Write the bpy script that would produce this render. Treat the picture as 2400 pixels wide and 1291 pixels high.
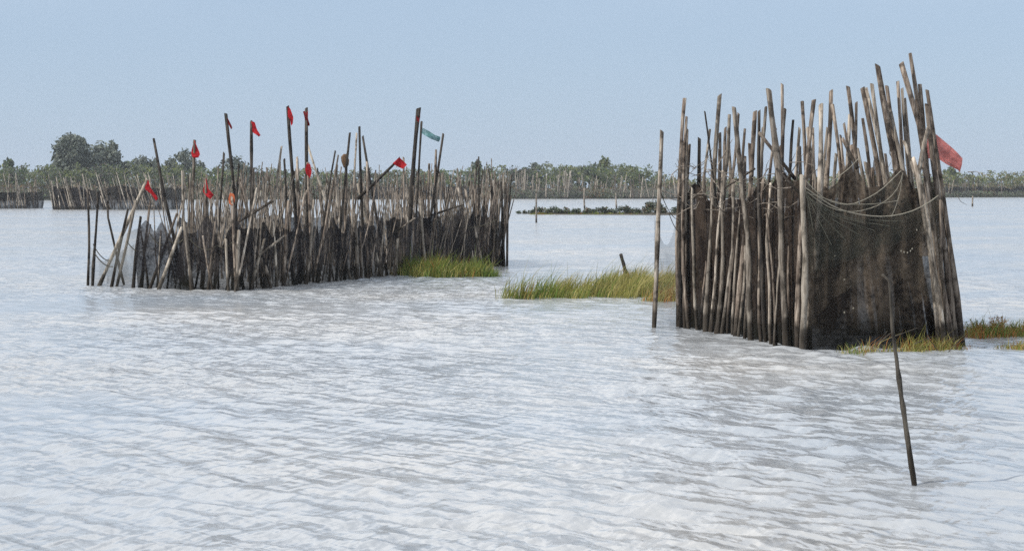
import bpy, math, random
import numpy as np
from mathutils import Vector, noise

random.seed(11)
np.random.seed(11)
scene = bpy.context.scene
for o in list(bpy.data.objects):
    bpy.data.objects.remove(o)

# ------------------------------------------------------------------ camera
H_CAM = 2.2          # eye height above the lagoon
F_PX = 4500.0        # focal length in pixels of the 2400 px wide photograph
HOR = 440.0          # row of the horizon in the photograph
PITCH = math.atan((645.5 - HOR) / F_PX)
cam_d = bpy.data.cameras.new('camera')
cam_d.sensor_width = 36.0
cam_d.lens = 36.0 * F_PX / 2400.0
cam_d.clip_start = 0.1
cam_d.clip_end = 20000
cam = bpy.data.objects.new('camera', cam_d)
cam.location = (0, 0, H_CAM)
cam.rotation_euler = (math.pi / 2 - PITCH, 0, 0)
scene.collection.objects.link(cam)
scene.camera = cam

# ------------------------------------------------------------------ light
SUN_EL = math.radians(42)
SUN_AZ = math.radians(-112)       # clockwise from the view direction (+Y): left and a little behind
world = bpy.data.worlds.new('World')
scene.world = world
world.use_nodes = True
wt = world.node_tree
wt.nodes.clear()
wo = wt.nodes.new('ShaderNodeOutputWorld')
bg = wt.nodes.new('ShaderNodeBackground')
bg.inputs['Strength'].default_value = 0.11
sky = wt.nodes.new('ShaderNodeTexSky')
sky.sky_type = 'NISHITA'
sky.sun_disc = False
sky.sun_elevation = SUN_EL
sky.sun_rotation = SUN_AZ
sky.altitude = 0
sky.air_density = 1.0
sky.dust_density = 0.6
sky.ozone_density = 2.5
# thin bright broken cloud over the whole upper sky, blue haze low down
geo = wt.nodes.new('ShaderNodeTexCoord')
sep = wt.nodes.new('ShaderNodeSeparateXYZ')
wt.links.new(geo.outputs['Generated'], sep.inputs[0])
cl_n = wt.nodes.new('ShaderNodeTexNoise')
cl_n.inputs['Scale'].default_value = 3.2
cl_n.inputs['Detail'].default_value = 7
cl_n.inputs['Roughness'].default_value = 0.6
cmap = wt.nodes.new('ShaderNodeMapping')
cmap.inputs['Scale'].default_value = (1, 1, 2.2)
wt.links.new(geo.outputs['Generated'], cmap.inputs[0])
wt.links.new(cmap.outputs[0], cl_n.inputs['Vector'])
cl_r = wt.nodes.new('ShaderNodeMapRange')
cl_r.interpolation_type = 'SMOOTHSTEP'
cl_r.inputs['From Min'].default_value = 0.36
cl_r.inputs['From Max'].default_value = 0.62
wt.links.new(cl_n.outputs['Fac'], cl_r.inputs['Value'])
el_r = wt.nodes.new('ShaderNodeMapRange')
el_r.interpolation_type = 'SMOOTHSTEP'
el_r.inputs['From Min'].default_value = 0.07
el_r.inputs['From Max'].default_value = 0.34
wt.links.new(sep.outputs['Z'], el_r.inputs['Value'])
cl_m = wt.nodes.new('ShaderNodeMath')
cl_m.operation = 'MULTIPLY'
wt.links.new(cl_r.outputs[0], cl_m.inputs[0])
wt.links.new(el_r.outputs[0], cl_m.inputs[1])
hz = wt.nodes.new('ShaderNodeMix')           # hazy blue veil mixed into the clear sky
hz.data_type = 'RGBA'
hz.inputs['Factor'].default_value = 0.8
hz.inputs['B'].default_value = (4.0, 5.2, 6.9, 1)
wt.links.new(sky.outputs[0], hz.inputs['A'])
cm = wt.nodes.new('ShaderNodeMix')
cm.data_type = 'RGBA'
cm.inputs['B'].default_value = (13.2, 13.1, 13.1, 1)
wt.links.new(cl_m.outputs[0], cm.inputs['Factor'])
wt.links.new(hz.outputs['Result'], cm.inputs['A'])
wt.links.new(cm.outputs['Result'], bg.inputs['Color'])
wt.links.new(bg.outputs[0], wo.inputs['Surface'])

sun_d = bpy.data.lights.new('sun', 'SUN')
sun_d.energy = 4.2
sun_d.angle = math.radians(0.6)
sun_d.color = (1.0, 0.95, 0.87)
sun = bpy.data.objects.new('sun', sun_d)
sdir = Vector((math.sin(SUN_AZ) * math.cos(SUN_EL), math.cos(SUN_AZ) * math.cos(SUN_EL), math.sin(SUN_EL)))
sun.rotation_euler = (-sdir).to_track_quat('-Z', 'Y').to_euler()
sun.location = sdir * 50
scene.collection.objects.link(sun)

vs = scene.view_settings
vs.view_transform = 'Standard'
vs.look = 'None'
vs.exposure = 0.0
vs.gamma = 1.0
vs.use_curve_mapping = False
scene.render.engine = 'CYCLES'
scene.cycles.max_bounces = 8
scene.cycles.transparent_max_bounces = 32
scene.cycles.use_denoising = False

# ------------------------------------------------------------------ helpers
CP, SP = math.cos(PITCH), math.sin(PITCH)


def ray(px, py):
    x = (px - 1200.0) / F_PX
    v = (645.5 - py) / F_PX
    return Vector((x, CP + v * SP, -SP + v * CP))


def ground(px, py, z=0.0):
    r = ray(px, py)
    t = (z - H_CAM) / r.z
    return Vector((r.x * t, r.y * t, z))


def at_y(px, py, Y):
    r = ray(px, py)
    t = Y / r.y
    return Vector((r.x * t, Y, H_CAM + r.z * t))


def link(o):
    scene.collection.objects.link(o)
    return o


def mesh_obj(name, verts, faces, mats, parent=None, loc=(0, 0, 0), midx=None, smooth=False, uvs=None):
    me = bpy.data.meshes.new(name)
    me.from_pydata([tuple(v) for v in verts], [], faces)
    if not isinstance(mats, (list, tuple)):
        mats = [mats]
    for m in mats:
        me.materials.append(m)
    if midx is not None:
        me.polygons.foreach_set('material_index', np.array(midx, dtype=np.int32))
    if smooth:
        me.polygons.foreach_set('use_smooth', np.ones(len(me.polygons), dtype=bool))
    if uvs is not None:
        ul = me.uv_layers.new(name='uv')
        li = np.zeros(len(me.loops), dtype=np.int32)
        me.loops.foreach_get('vertex_index', li)
        ul.data.foreach_set('uv', np.asarray(uvs, dtype=np.float32)[li].ravel())
    me.update()
    o = link(bpy.data.objects.new(name, me))
    if parent is not None:
        o.parent = parent
    o.location = loc
    return o


def empty(name, loc):
    o = link(bpy.data.objects.new(name, None))
    o.empty_display_size = 0.2
    o.location = loc
    return o


def tag(o, label=None, cat=None, group=None, kind=None):
    if label:
        o['label'] = label
    if cat:
        o['category'] = cat
    if group:
        o['group'] = group
    if kind:
        o['kind'] = kind
    return o


# ------------------------------------------------------------------ materials
def new_mat(name):
    m = bpy.data.materials.new(name)
    m.use_nodes = True
    nt = m.node_tree
    b = nt.nodes['Principled BSDF']
    return m, nt, b


def ramp(nt, stops):
    r = nt.nodes.new('ShaderNodeValToRGB')
    e = r.color_ramp.elements
    while len(e) < len(stops):
        e.new(0.5)
    for i, (p, c) in enumerate(stops):
        e[i].position = p
        e[i].color = (*c, 1)
    return r


def wood_mat(name, dark, mid, light, wet=0.27):
    m, nt, b = new_mat(name)
    L = nt.links.new
    tc = nt.nodes.new('ShaderNodeTexCoord')
    oi = nt.nodes.new('ShaderNodeObjectInfo')
    # shift the grain for every pole
    addv = nt.nodes.new('ShaderNodeVectorMath'); addv.operation = 'ADD'
    sc = nt.nodes.new('ShaderNodeVectorMath'); sc.operation = 'SCALE'
    comb = nt.nodes.new('ShaderNodeCombineXYZ')
    for i in range(3):
        L(oi.outputs['Random'], comb.inputs[i])
    L(comb.outputs[0], sc.inputs[0]); sc.inputs['Scale'].default_value = 37.0
    L(tc.outputs['Object'], addv.inputs[0]); L(sc.outputs[0], addv.inputs[1])
    mp = nt.nodes.new('ShaderNodeMapping')
    mp.inputs['Scale'].default_value = (26, 26, 3.0)
    L(addv.outputs[0], mp.inputs[0])
    n1 = nt.nodes.new('ShaderNodeTexNoise')
    n1.inputs['Scale'].default_value = 1.0; n1.inputs['Detail'].default_value = 6; n1.inputs['Roughness'].default_value = 0.65
    L(mp.outputs[0], n1.inputs['Vector'])
    r = ramp(nt, [(0.30, dark), (0.47, mid), (0.66, light)])
    L(n1.outputs['Fac'], r.inputs[0])
    # per pole brightness
    hsv = nt.nodes.new('ShaderNodeHueSaturation')
    mr = nt.nodes.new('ShaderNodeMapRange')
    mr.inputs['To Min'].default_value = 0.55; mr.inputs['To Max'].default_value = 1.35
    L(oi.outputs['Random'], mr.inputs['Value']); L(mr.outputs[0], hsv.inputs['Value'])
    L(r.outputs[0], hsv.inputs['Color'])
    # bark remnants in blotches
    n2 = nt.nodes.new('ShaderNodeTexNoise')
    n2.inputs['Scale'].default_value = 5.0; n2.inputs['Detail'].default_value = 4
    L(addv.outputs[0], n2.inputs['Vector'])
    mr2 = nt.nodes.new('ShaderNodeMapRange')
    mr2.inputs['From Min'].default_value = 0.52; mr2.inputs['From Max'].default_value = 0.62
    mr2.inputs['To Max'].default_value = 0.8
    L(n2.outputs['Fac'], mr2.inputs['Value'])
    mx = nt.nodes.new('ShaderNodeMix'); mx.data_type = 'RGBA'
    L(mr2.outputs[0], mx.inputs['Factor']); L(hsv.outputs[0], mx.inputs['A'])
    mx.inputs['B'].default_value = (*[c * 0.55 for c in dark], 1)
    # soaked foot of the pole
    sp = nt.nodes.new('ShaderNodeSeparateXYZ'); L(tc.outputs['Object'], sp.inputs[0])
    ad = nt.nodes.new('ShaderNodeMath'); ad.operation = 'MULTIPLY_ADD'
    L(n2.outputs['Fac'], ad.inputs[0]); ad.inputs[1].default_value = -0.3; L(sp.outputs['Z'], ad.inputs[2])
    mr3 = nt.nodes.new('ShaderNodeMapRange')
    mr3.inputs['From Min'].default_value = wet - 0.15; mr3.inputs['From Max'].default_value = wet
    mr3.inputs['To Min'].default_value = 0.85; mr3.inputs['To Max'].default_value = 0.0
    L(ad.outputs[0], mr3.inputs['Value'])
    mx2 = nt.nodes.new('ShaderNodeMix'); mx2.data_type = 'RGBA'
    L(mr3.outputs[0], mx2.inputs['Factor']); L(mx.outputs['Result'], mx2.inputs['A'])
    mx2.inputs['B'].default_value = (0.018, 0.014, 0.010, 1)
    L(mx2.outputs['Result'], b.inputs['Base Color'])
    b.inputs['Roughness'].default_value = 0.85
    b.inputs['Specular IOR Level'].default_value = 0.25
    bp = nt.nodes.new('ShaderNodeBump'); bp.inputs['Strength'].default_value = 0.5; bp.inputs['Distance'].default_value = 0.02
    L(n1.outputs['Fac'], bp.inputs['Height']); L(bp.outputs[0], b.inputs['Normal'])
    return m


def net_mat(name, dark, light, cover_lo, cover_hi, patch_scale=1.2, mesh=60.0, cell=13.0):
    """fouled fishing net: thread colour with algae patches, see-through between the threads"""
    m, nt, b = new_mat(name)
    L = nt.links.new
    tc = nt.nodes.new('ShaderNodeTexCoord')
    n1 = nt.nodes.new('ShaderNodeTexNoise')
    n1.inputs['Scale'].default_value = patch_scale; n1.inputs['Detail'].default_value = 5; n1.inputs['Roughness'].default_value = 0.6
    mp = nt.nodes.new('ShaderNodeMapping'); mp.inputs['Scale'].default_value = (1.6, 1.6, 1.1)
    L(tc.outputs['Object'], mp.inputs[0]); L(mp.outputs[0], n1.inputs['Vector'])
    n2 = nt.nodes.new('ShaderNodeTexNoise')
    n2.inputs['Scale'].default_value = mesh; n2.inputs['Detail'].default_value = 2
    L(tc.outputs['Object'], n2.inputs['Vector'])
    ad = nt.nodes.new('ShaderNodeMath'); ad.operation = 'MULTIPLY_ADD'
    L(n2.outputs['Fac'], ad.inputs[0]); ad.inputs[1].default_value = 0.45
    L(n1.outputs['Fac'], ad.inputs[2])
    r = ramp(nt, [(0.66, dark), (0.90, light)])
    L(ad.outputs[0], r.inputs[0])
    # knotted diamond threads
    uv = nt.nodes.new('ShaderNodeUVMap')
    th = []
    for sg in (1, -1):
        w = nt.nodes.new('ShaderNodeTexWave'); w.wave_type = 'BANDS'; w.bands_direction = 'X'
        w.inputs['Scale'].default_value = cell; w.inputs['Distortion'].default_value = 3.0; w.inputs['Detail'].default_value = 1
        w.inputs['Detail Scale'].default_value = .25
        m_ = nt.nodes.new('ShaderNodeMapping'); m_.inputs['Rotation'].default_value = (0, 0, sg * .72)
        L(uv.outputs[0], m_.inputs[0]); L(m_.outputs[0], w.inputs['Vector'])
        q = nt.nodes.new('ShaderNodeMapRange'); q.inputs['From Min'].default_value = .72; q.inputs['From Max'].default_value = .95
        L(w.outputs['Fac'], q.inputs['Value']); th.append(q)
    mxt = nt.nodes.new('ShaderNodeMath'); mxt.operation = 'MAXIMUM'
    L(th[0].outputs[0], mxt.inputs[0]); L(th[1].outputs[0], mxt.inputs[1])
    mc = nt.nodes.new('ShaderNodeMix'); mc.data_type = 'RGBA'
    fmul = nt.nodes.new('ShaderNodeMath'); fmul.operation = 'MULTIPLY'; fmul.inputs[1].default_value = .1
    L(mxt.outputs[0], fmul.inputs[0]); L(fmul.outputs[0], mc.inputs['Factor'])
    L(r.outputs[0], mc.inputs['A']); mc.inputs['B'].default_value = (*light, 1)
    sz = nt.nodes.new('ShaderNodeSeparateXYZ'); L(tc.outputs['Object'], sz.inputs[0])
    wn = nt.nodes.new('ShaderNodeMath'); wn.operation = 'MULTIPLY_ADD'; wn.inputs[1].default_value = -.7
    L(n1.outputs['Fac'], wn.inputs[0]); L(sz.outputs['Z'], wn.inputs[2])
    ws = nt.nodes.new('ShaderNodeMapRange'); ws.inputs['From Min'].default_value = -.2; ws.inputs['From Max'].default_value = .15
    ws.inputs['To Min'].default_value = .9; ws.inputs['To Max'].default_value = 0
    L(wn.outputs[0], ws.inputs['Value'])
    mw = nt.nodes.new('ShaderNodeMix'); mw.data_type = 'RGBA'
    L(ws.outputs[0], mw.inputs['Factor']); L(mc.outputs['Result'], mw.inputs['A']); mw.inputs['B'].default_value = (.006, .006, .004, 1)
    L(mw.outputs['Result'], b.inputs['Base Color'])
    b.inputs['Roughness'].default_value = 0.95
    b.inputs['Specular IOR Level'].default_value = 0.1
    al = nt.nodes.new('ShaderNodeMapRange')
    al.inputs['From Min'].default_value = 0.56; al.inputs['From Max'].default_value = 0.86
    al.inputs['To Min'].default_value = cover_hi; al.inputs['To Max'].default_value = cover_lo
    L(ad.outputs[0], al.inputs['Value'])
    aa = nt.nodes.new('ShaderNodeMath'); aa.operation = 'MULTIPLY_ADD'; aa.use_clamp = True
    L(mxt.outputs[0], aa.inputs[0]); aa.inputs[1].default_value = .05; L(al.outputs[0], aa.inputs[2])
    L(aa.outputs[0], b.inputs['Alpha'])
    return m


def plain_mat(name, col, rough=0.8, var=0.25, scale=8.0, trans=0.0, alpha=1.0):
    m, nt, b = new_mat(name)
    L = nt.links.new
    tc = nt.nodes.new('ShaderNodeTexCoord')
    n = nt.nodes.new('ShaderNodeTexNoise'); n.inputs['Scale'].default_value = scale; n.inputs['Detail'].default_value = 4
    L(tc.outputs['Object'], n.inputs['Vector'])
    r = ramp(nt, [(0.3, tuple(c * (1 - var) for c in col)), (0.7, tuple(min(1, c * (1 + var)) for c in col))])
    L(n.outputs['Fac'], r.inputs[0]); L(r.outputs[0], b.inputs['Base Color'])
    b.inputs['Roughness'].default_value = rough
    b.inputs['Specular IOR Level'].default_value = 0.2
    if alpha < 1:
        b.inputs['Alpha'].default_value = alpha
    if trans > 0:
        tr = nt.nodes.new('ShaderNodeBsdfTranslucent')
        L(r.outputs[0], tr.inputs['Color'])
        mx = nt.nodes.new('ShaderNodeMixShader'); mx.inputs[0].default_value = trans
        out = nt.nodes['Material Output']
        L(b.outputs[0], mx.inputs[1]); L(tr.outputs[0], mx.inputs[2]); L(mx.outputs[0], out.inputs['Surface'])
    return m


WOOD = wood_mat('weathered_pole', (0.035, 0.026, 0.020), (0.135, 0.105, 0.083), (0.36, 0.305, 0.25))
WOOD_GREY = wood_mat('grey_pole', (0.065, 0.054, 0.043), (0.22, 0.185, 0.15), (0.47, 0.42, 0.355))
WOOD_PALE = wood_mat('bleached_pole', (0.13, 0.11, 0.085), (0.34, 0.295, 0.24), (0.52, 0.47, 0.40))
WOOD_STICK = wood_mat('grey_sticks', (0.05, 0.042, 0.034), (0.16, 0.135, 0.11), (0.36, 0.31, 0.26), wet=-5)
WOOD_MID = wood_mat('dark_brown_pole', (0.03, 0.025, 0.02), (0.085, 0.074, 0.06), (0.20, 0.175, 0.14))
WOOD_DARK = wood_mat('dark_pole', (0.012, 0.010, 0.009), (0.035, 0.030, 0.026), (0.10, 0.085, 0.07))
NET_BROWN = net_mat('fouled_brown_net', (0.014, 0.0112, 0.0095), (0.115, 0.09, 0.068), 0.72, 0.98, 1.5, 16)
NET_FOLD = net_mat('folded_grey_brown_net', (0.03, 0.025, 0.02), (0.15, 0.125, 0.095), 0.12, 0.5, 2.2, 14)
NET_FLANK = net_mat('fouled_dark_brown_net', (0.008, 0.0055, 0.0045), (0.045, 0.033, 0.025), 0.85, 1.0, 1.5, 16)
NET_GREY = net_mat('grey_green_net', (0.022, 0.024, 0.021), (0.10, 0.105, 0.085), 0.05, 0.42, 4.0, 30)
NET_DARK = net_mat('dark_pen_net', (0.009, 0.008, 0.009), (0.045, 0.041, 0.042), 0.66, 0.99, 0.9, 20)
NET_SHEER = net_mat('sheer_net', (0.09, 0.09, 0.085), (0.22, 0.21, 0.18), 0.2, 0.5, 1.2, 60)
NET_TEAL = net_mat('teal_net', (0.05, 0.16, 0.16), (0.16, 0.34, 0.33), 0.45, 0.9, 3.0, 30)
ROPE = plain_mat('pale_rope', (0.20, 0.185, 0.15), 0.9, 0.3, 20)
NETCORD = plain_mat('net_cord', (0.10, 0.10, 0.08), 0.9, 0.3, 20)
ROPE_DARK = plain_mat('dark_rope', (0.07, 0.065, 0.05), 0.9, 0.3, 20)
RED = plain_mat('red_cloth', (0.46, 0.022, 0.03), 0.8, 0.45, 16, 0.4)
RED_DARK = plain_mat('dark_red_cloth', (0.16, 0.012, 0.014), 0.8, 0.4, 9, 0.25)
RED_FADED = plain_mat('faded_red_cloth', (0.86, 0.30, 0.26), 0.8, 0.45, 9, 0.5, 0.6)
ORANGE = plain_mat('orange_cloth', (0.55, 0.16, 0.07), 0.8, 0.3, 9, 0.3)
BUNDLE = plain_mat('net_bundle', (0.12, 0.075, 0.045), 0.95, 0.6, 14)


def leaf_mat(name, c, trans=0.3):
    return plain_mat(name, c, 0.7, 0.35, 0.35, trans)


# ------------------------------------------------------------------ water
def make_water():
    ys = [7.0]
    while ys[-1] < 4000:
        y = ys[-1]
        if y < 26:
            d = 0.05
        elif y < 70:
            d = 0.05 + (y - 26) * 0.0028
        else:
            d = 0.173 + (y - 70) * 0.05
        ys.append(y + d)
    ys = np.array(ys)
    xs = [0.0]
    while xs[-1] < 3000:
        x = xs[-1]
        xs.append(x + (0.06 if x < 9 else (0.06 + (x - 9) * 0.02 if x < 16 else 0.2 + (x - 16) * 0.12)))
    xs = np.array(xs)
    xs = np.concatenate([-xs[:0:-1], xs])
    sx = np.gradient(xs); sy = np.gradient(ys)
    X, Y = np.meshgrid(xs, ys)
    S = np.maximum(*np.meshgrid(sx, sy))
    # patches of stronger and calmer ripple
    G = np.zeros_like(X)
    rng = np.random.RandomState(5)
    for i in range(14):
        a = rng.uniform(0, 2 * math.pi); lam = rng.uniform(3.5, 14)
        G += np.sin((X * math.cos(a) + 0.6 * Y * math.sin(a)) * 2 * math.pi / lam + rng.uniform(0, 6.28))
    G = np.clip(1.0 + 0.16 * G, 0.45, 1.8)
    Z = np.zeros_like(X)
    wind = math.radians(42)
    N = 90
    for i in range(N):
        lam = math.exp(rng.uniform(math.log(0.15), math.log(1.3)))
        a = wind + rng.normal(0, math.radians(38))
        k = 2 * math.pi / lam
        amp = 0.0038 * lam * (1.0 if lam < .5 else 0.45)
        f = np.clip((lam / S - 2.5) / 2.0, 0, 1)
        ph = (X * math.cos(a) + Y * math.sin(a)) * k + rng.uniform(0, 6.28)
        s = np.sin(ph)
        Z += f * amp * G * (s + 0.25 * np.cos(2 * ph))
    ny, nx = X.shape
    co = np.stack([X, Y, Z], -1).reshape(-1, 3).astype(np.float32)
    idx = np.arange(nx * ny).reshape(ny, nx)
    q = np.stack([idx[:-1, :-1], idx[:-1, 1:], idx[1:, 1:], idx[1:, :-1]], -1).reshape(-1, 4)
    me = bpy.data.meshes.new('water')
    me.vertices.add(len(co)); me.vertices.foreach_set('co', co.ravel())
    me.loops.add(q.size); me.loops.foreach_set('vertex_index', q.ravel().astype(np.int32))
    me.polygons.add(len(q))
    me.polygons.foreach_set('loop_start', np.arange(0, q.size, 4, dtype=np.int32))
    me.polygons.foreach_set('loop_total', np.full(len(q), 4, dtype=np.int32))
    me.polygons.foreach_set('use_smooth', np.ones(len(q), dtype=bool))
    me.update(calc_edges=True)
    m, nt, b = new_mat('lagoon_water')
    L = nt.links.new
    tc = nt.nodes.new('ShaderNodeTexCoord')
    n0 = nt.nodes.new('ShaderNodeTexNoise'); n0.inputs['Scale'].default_value = 0.12; n0.inputs['Detail'].default_value = 3
    L(tc.outputs['Object'], n0.inputs['Vector'])
    r = ramp(nt, [(0.35, (0.29, 0.325, 0.365)), (0.65, (0.375, 0.375, 0.37))])     # pale suspended silt
    L(n0.outputs['Fac'], r.inputs[0]); L(r.outputs[0], b.inputs['Base Color'])
    b.inputs['Roughness'].default_value = 0.17
    b.inputs['IOR'].default_value = 1.333
    b.inputs['Specular IOR Level'].default_value = 0.5
    # wavelet slopes finer than the sheet: noise tilts the normal; stronger where the sheet is coarse
    rip = []
    for ang, scl, wgt, stretch in ((wind, 9.0, 1.0, .14), (wind - 1.25, 11.5, .95, .14), (wind - .55, 20.0, .7, .2), (wind + .35, 4.5, .4, .16)):
        rm = nt.nodes.new('ShaderNodeMapping'); rm.vector_type = 'TEXTURE'
        rm.inputs['Rotation'].default_value = (0, 0, ang); rm.inputs['Scale'].default_value = (1, 1 / stretch, 1)
        L(tc.outputs['Object'], rm.inputs[0])
        rn = nt.nodes.new('ShaderNodeTexNoise'); rn.inputs['Scale'].default_value = scl; rn.inputs['Detail'].default_value = 2
        rn.inputs['Roughness'].default_value = .55; rn.inputs['Distortion'].default_value = .25
        L(rm.outputs[0], rn.inputs['Vector'])
        r0 = nt.nodes.new('ShaderNodeMath'); r0.operation = 'SUBTRACT'; r0.inputs[1].default_value = .5
        L(rn.outputs['Fac'], r0.inputs[0])
        rv = nt.nodes.new('ShaderNodeVectorMath'); rv.operation = 'SCALE'
        rv.inputs[0].default_value = (math.cos(ang) * wgt, math.sin(ang) * wgt, 0)
        L(r0.outputs[0], rv.inputs['Scale'])
        if rip:
            sm = nt.nodes.new('ShaderNodeVectorMath'); sm.operation = 'ADD'
            L(rip[-1].outputs[0], sm.inputs[0]); L(rv.outputs[0], sm.inputs[1])
            rip.append(sm)
        else:
            rip.append(rv)
    sy_ = nt.nodes.new('ShaderNodeSeparateXYZ'); L(tc.outputs['Object'], sy_.inputs[0])
    fr = nt.nodes.new('ShaderNodeMapRange'); fr.inputs['From Min'].default_value = 30; fr.inputs['From Max'].default_value = 85
    fr.inputs['To Min'].default_value = 1.4; fr.inputs['To Max'].default_value = 2.2
    L(sy_.outputs['Y'], fr.inputs['Value'])
    # calmer lanes
    n4 = nt.nodes.new('ShaderNodeTexNoise'); n4.inputs['Scale'].default_value = 0.16; n4.inputs['Detail'].default_value = 3
    mp4 = nt.nodes.new('ShaderNodeMapping'); mp4.inputs['Scale'].default_value = (.35, 1, 1)
    L(tc.outputs['Object'], mp4.inputs[0]); L(mp4.outputs[0], n4.inputs['Vector'])
    cr = nt.nodes.new('ShaderNodeMapRange'); cr.inputs['From Min'].default_value = .38; cr.inputs['From Max'].default_value = .55
    cr.inputs['To Min'].default_value = .3; cr.inputs['To Max'].default_value = 1.12
    L(n4.outputs['Fac'], cr.inputs['Value'])
    fm = nt.nodes.new('ShaderNodeMath'); fm.operation = 'MULTIPLY'
    L(fr.outputs[0], fm.inputs[0]); L(cr.outputs[0], fm.inputs[1])
    sc_ = nt.nodes.new('ShaderNodeVectorMath'); sc_.operation = 'SCALE'
    L(rip[-1].outputs[0], sc_.inputs[0]); L(fm.outputs[0], sc_.inputs['Scale'])
    gn = nt.nodes.new('ShaderNodeNewGeometry')
    an = nt.nodes.new('ShaderNodeVectorMath'); an.operation = 'ADD'
    L(gn.outputs['Normal'], an.inputs[0]); L(sc_.outputs[0], an.inputs[1])
    nn = nt.nodes.new('ShaderNodeVectorMath'); nn.operation = 'NORMALIZE'
    L(an.outputs[0], nn.inputs[0])
    L(nn.outputs[0], b.inputs['Normal'])
    me.materials.append(m)
    o = link(bpy.data.objects.new('water', me))
    tag(o, 'pale choppy lagoon water with small wind ripples', 'water', kind='structure')


make_water()


# ------------------------------------------------------------------ poles, nets, ropes
def tube(pts, radii, sides=7, rough=0.0, cut=0.0, seed=0):
    """closed tapered tube through points (numpy), slanted top"""
    rng = random.Random(seed)
    pts = [Vector(p) for p in pts]
    n = len(pts)
    verts, faces = [], []
    ref = Vector((1, 0, 0)) if abs((pts[-1] - pts[0]).normalized().x) < 0.9 else Vector((0, 1, 0))
    for i, p in enumerate(pts):
        t = (pts[min(i + 1, n - 1)] - pts[max(i - 1, 0)]).normalized()
        u = (ref - t * ref.dot(t)).normalized()
        w = t.cross(u)
        for k in range(sides):
            a = 2 * math.pi * k / sides
            rr = radii[i] * (1 + rng.uniform(-rough, rough))
            q = p + u * (rr * math.cos(a)) + w * (rr * math.sin(a))
            if i == n - 1:
                q += t * (cut * radii[i] * math.cos(a + seed))
            verts.append(q)
    for i in range(n - 1):
        for k in range(sides):
            k2 = (k + 1) % sides
            faces.append((i * sides + k, i * sides + k2, (i + 1) * sides + k2, (i + 1) * sides + k))
    faces.append(tuple(range(sides))[::-1])
    faces.append(tuple((n - 1) * sides + k for k in range(sides)))
    return verts, faces


SEED = [0]


def pole(parent, base, top, r0, r1, mat, sides=7, segs=6, bend=0.012, name='pole', mids=None, foot=0.4, rough=0.1):
    """a stake from below the water surface to its top; origin at the waterline"""
    SEED[0] += 1
    s = SEED[0]
    rng = random.Random(s * 7 + 3)
    base, top = Vector(base), Vector(top)
    Ln = (top - base).length
    ctrl = [base] + ([Vector(m) for m in mids] if mids else []) + [top]
    seglen = [(ctrl[i + 1] - ctrl[i]).length for i in range(len(ctrl) - 1)]
    tot = sum(seglen)
    d0 = (ctrl[1] - ctrl[0]).normalized()
    ba, bb = rng.uniform(0, 6.28), rng.uniform(0.3, 1.0) * bend * Ln
    kx, ky = math.cos(ba) * bb, math.sin(ba) * bb
    w1, w2 = rng.uniform(0, 6.28), rng.uniform(0, 6.28)
    pts, rad = [], []
    if foot > 0:
        pts.append(base - d0 * foot); rad.append(r0 * 1.03)
    for i in range(segs + 1):
        t = i / segs
        if mids:
            dd = t * tot; j = 0
            while j < len(seglen) - 1 and dd > seglen[j]:
                dd -= seglen[j]; j += 1
            p = ctrl[j].lerp(ctrl[j + 1], min(1, dd / max(seglen[j], 1e-6)))
        else:
            p = base.lerp(top, t)
        q = math.sin(math.pi * t)
        q2 = math.sin(2.6 * math.pi * t + w1) * 0.35 * q
        pts.append(p + Vector((kx * q + bb * q2 * math.cos(w2), ky * q + bb * q2 * math.sin(w2), 0)))
        rad.append((r0 * (1 - t) + r1 * t) * (1 + rng.uniform(-0.08, 0.08)) * (1.22 if rng.random() < .12 else 1))
    ploc = parent.matrix_world.translation if parent is not None else Vector((0, 0, 0))
    v, f = tube([p - base for p in pts], rad, sides, rough, rng.uniform(0.2, 1.0), s)
    pl = Vector(parent.location) if parent is not None else Vector((0, 0, 0))
    return mesh_obj(name, v, f, mat, parent, base - pl, smooth=False if sides < 6 else True)


def rope(parent, pts, r, mat, name='rope', sides=4):
    pl = Vector(parent.location)
    b = Vector(pts[0])
    v, f = tube([Vector(p) - b for p in pts], [r] * len(pts), sides)
    return mesh_obj(name, v, f, mat, parent, b - pl)


def swag(a, b, sag, n=12, side=0.0):
    a, b = Vector(a), Vector(b)
    return [a.lerp(b, i / n) + Vector((0, side * 4 * (i / n) * (1 - i / n), -sag * 4 * (i / n) * (1 - i / n))) for i in range(n + 1)]


def poly_at(pts, t):
    """point on a polyline with parameter 0..1 by length"""
    L = [(pts[i + 1] - pts[i]).length for i in range(len(pts) - 1)]
    d = t * sum(L)
    for i, l in enumerate(L):
        if d <= l or i == len(L) - 1:
            return pts[i].lerp(pts[i + 1], min(1.0, d / l))
        d -= l


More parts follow.
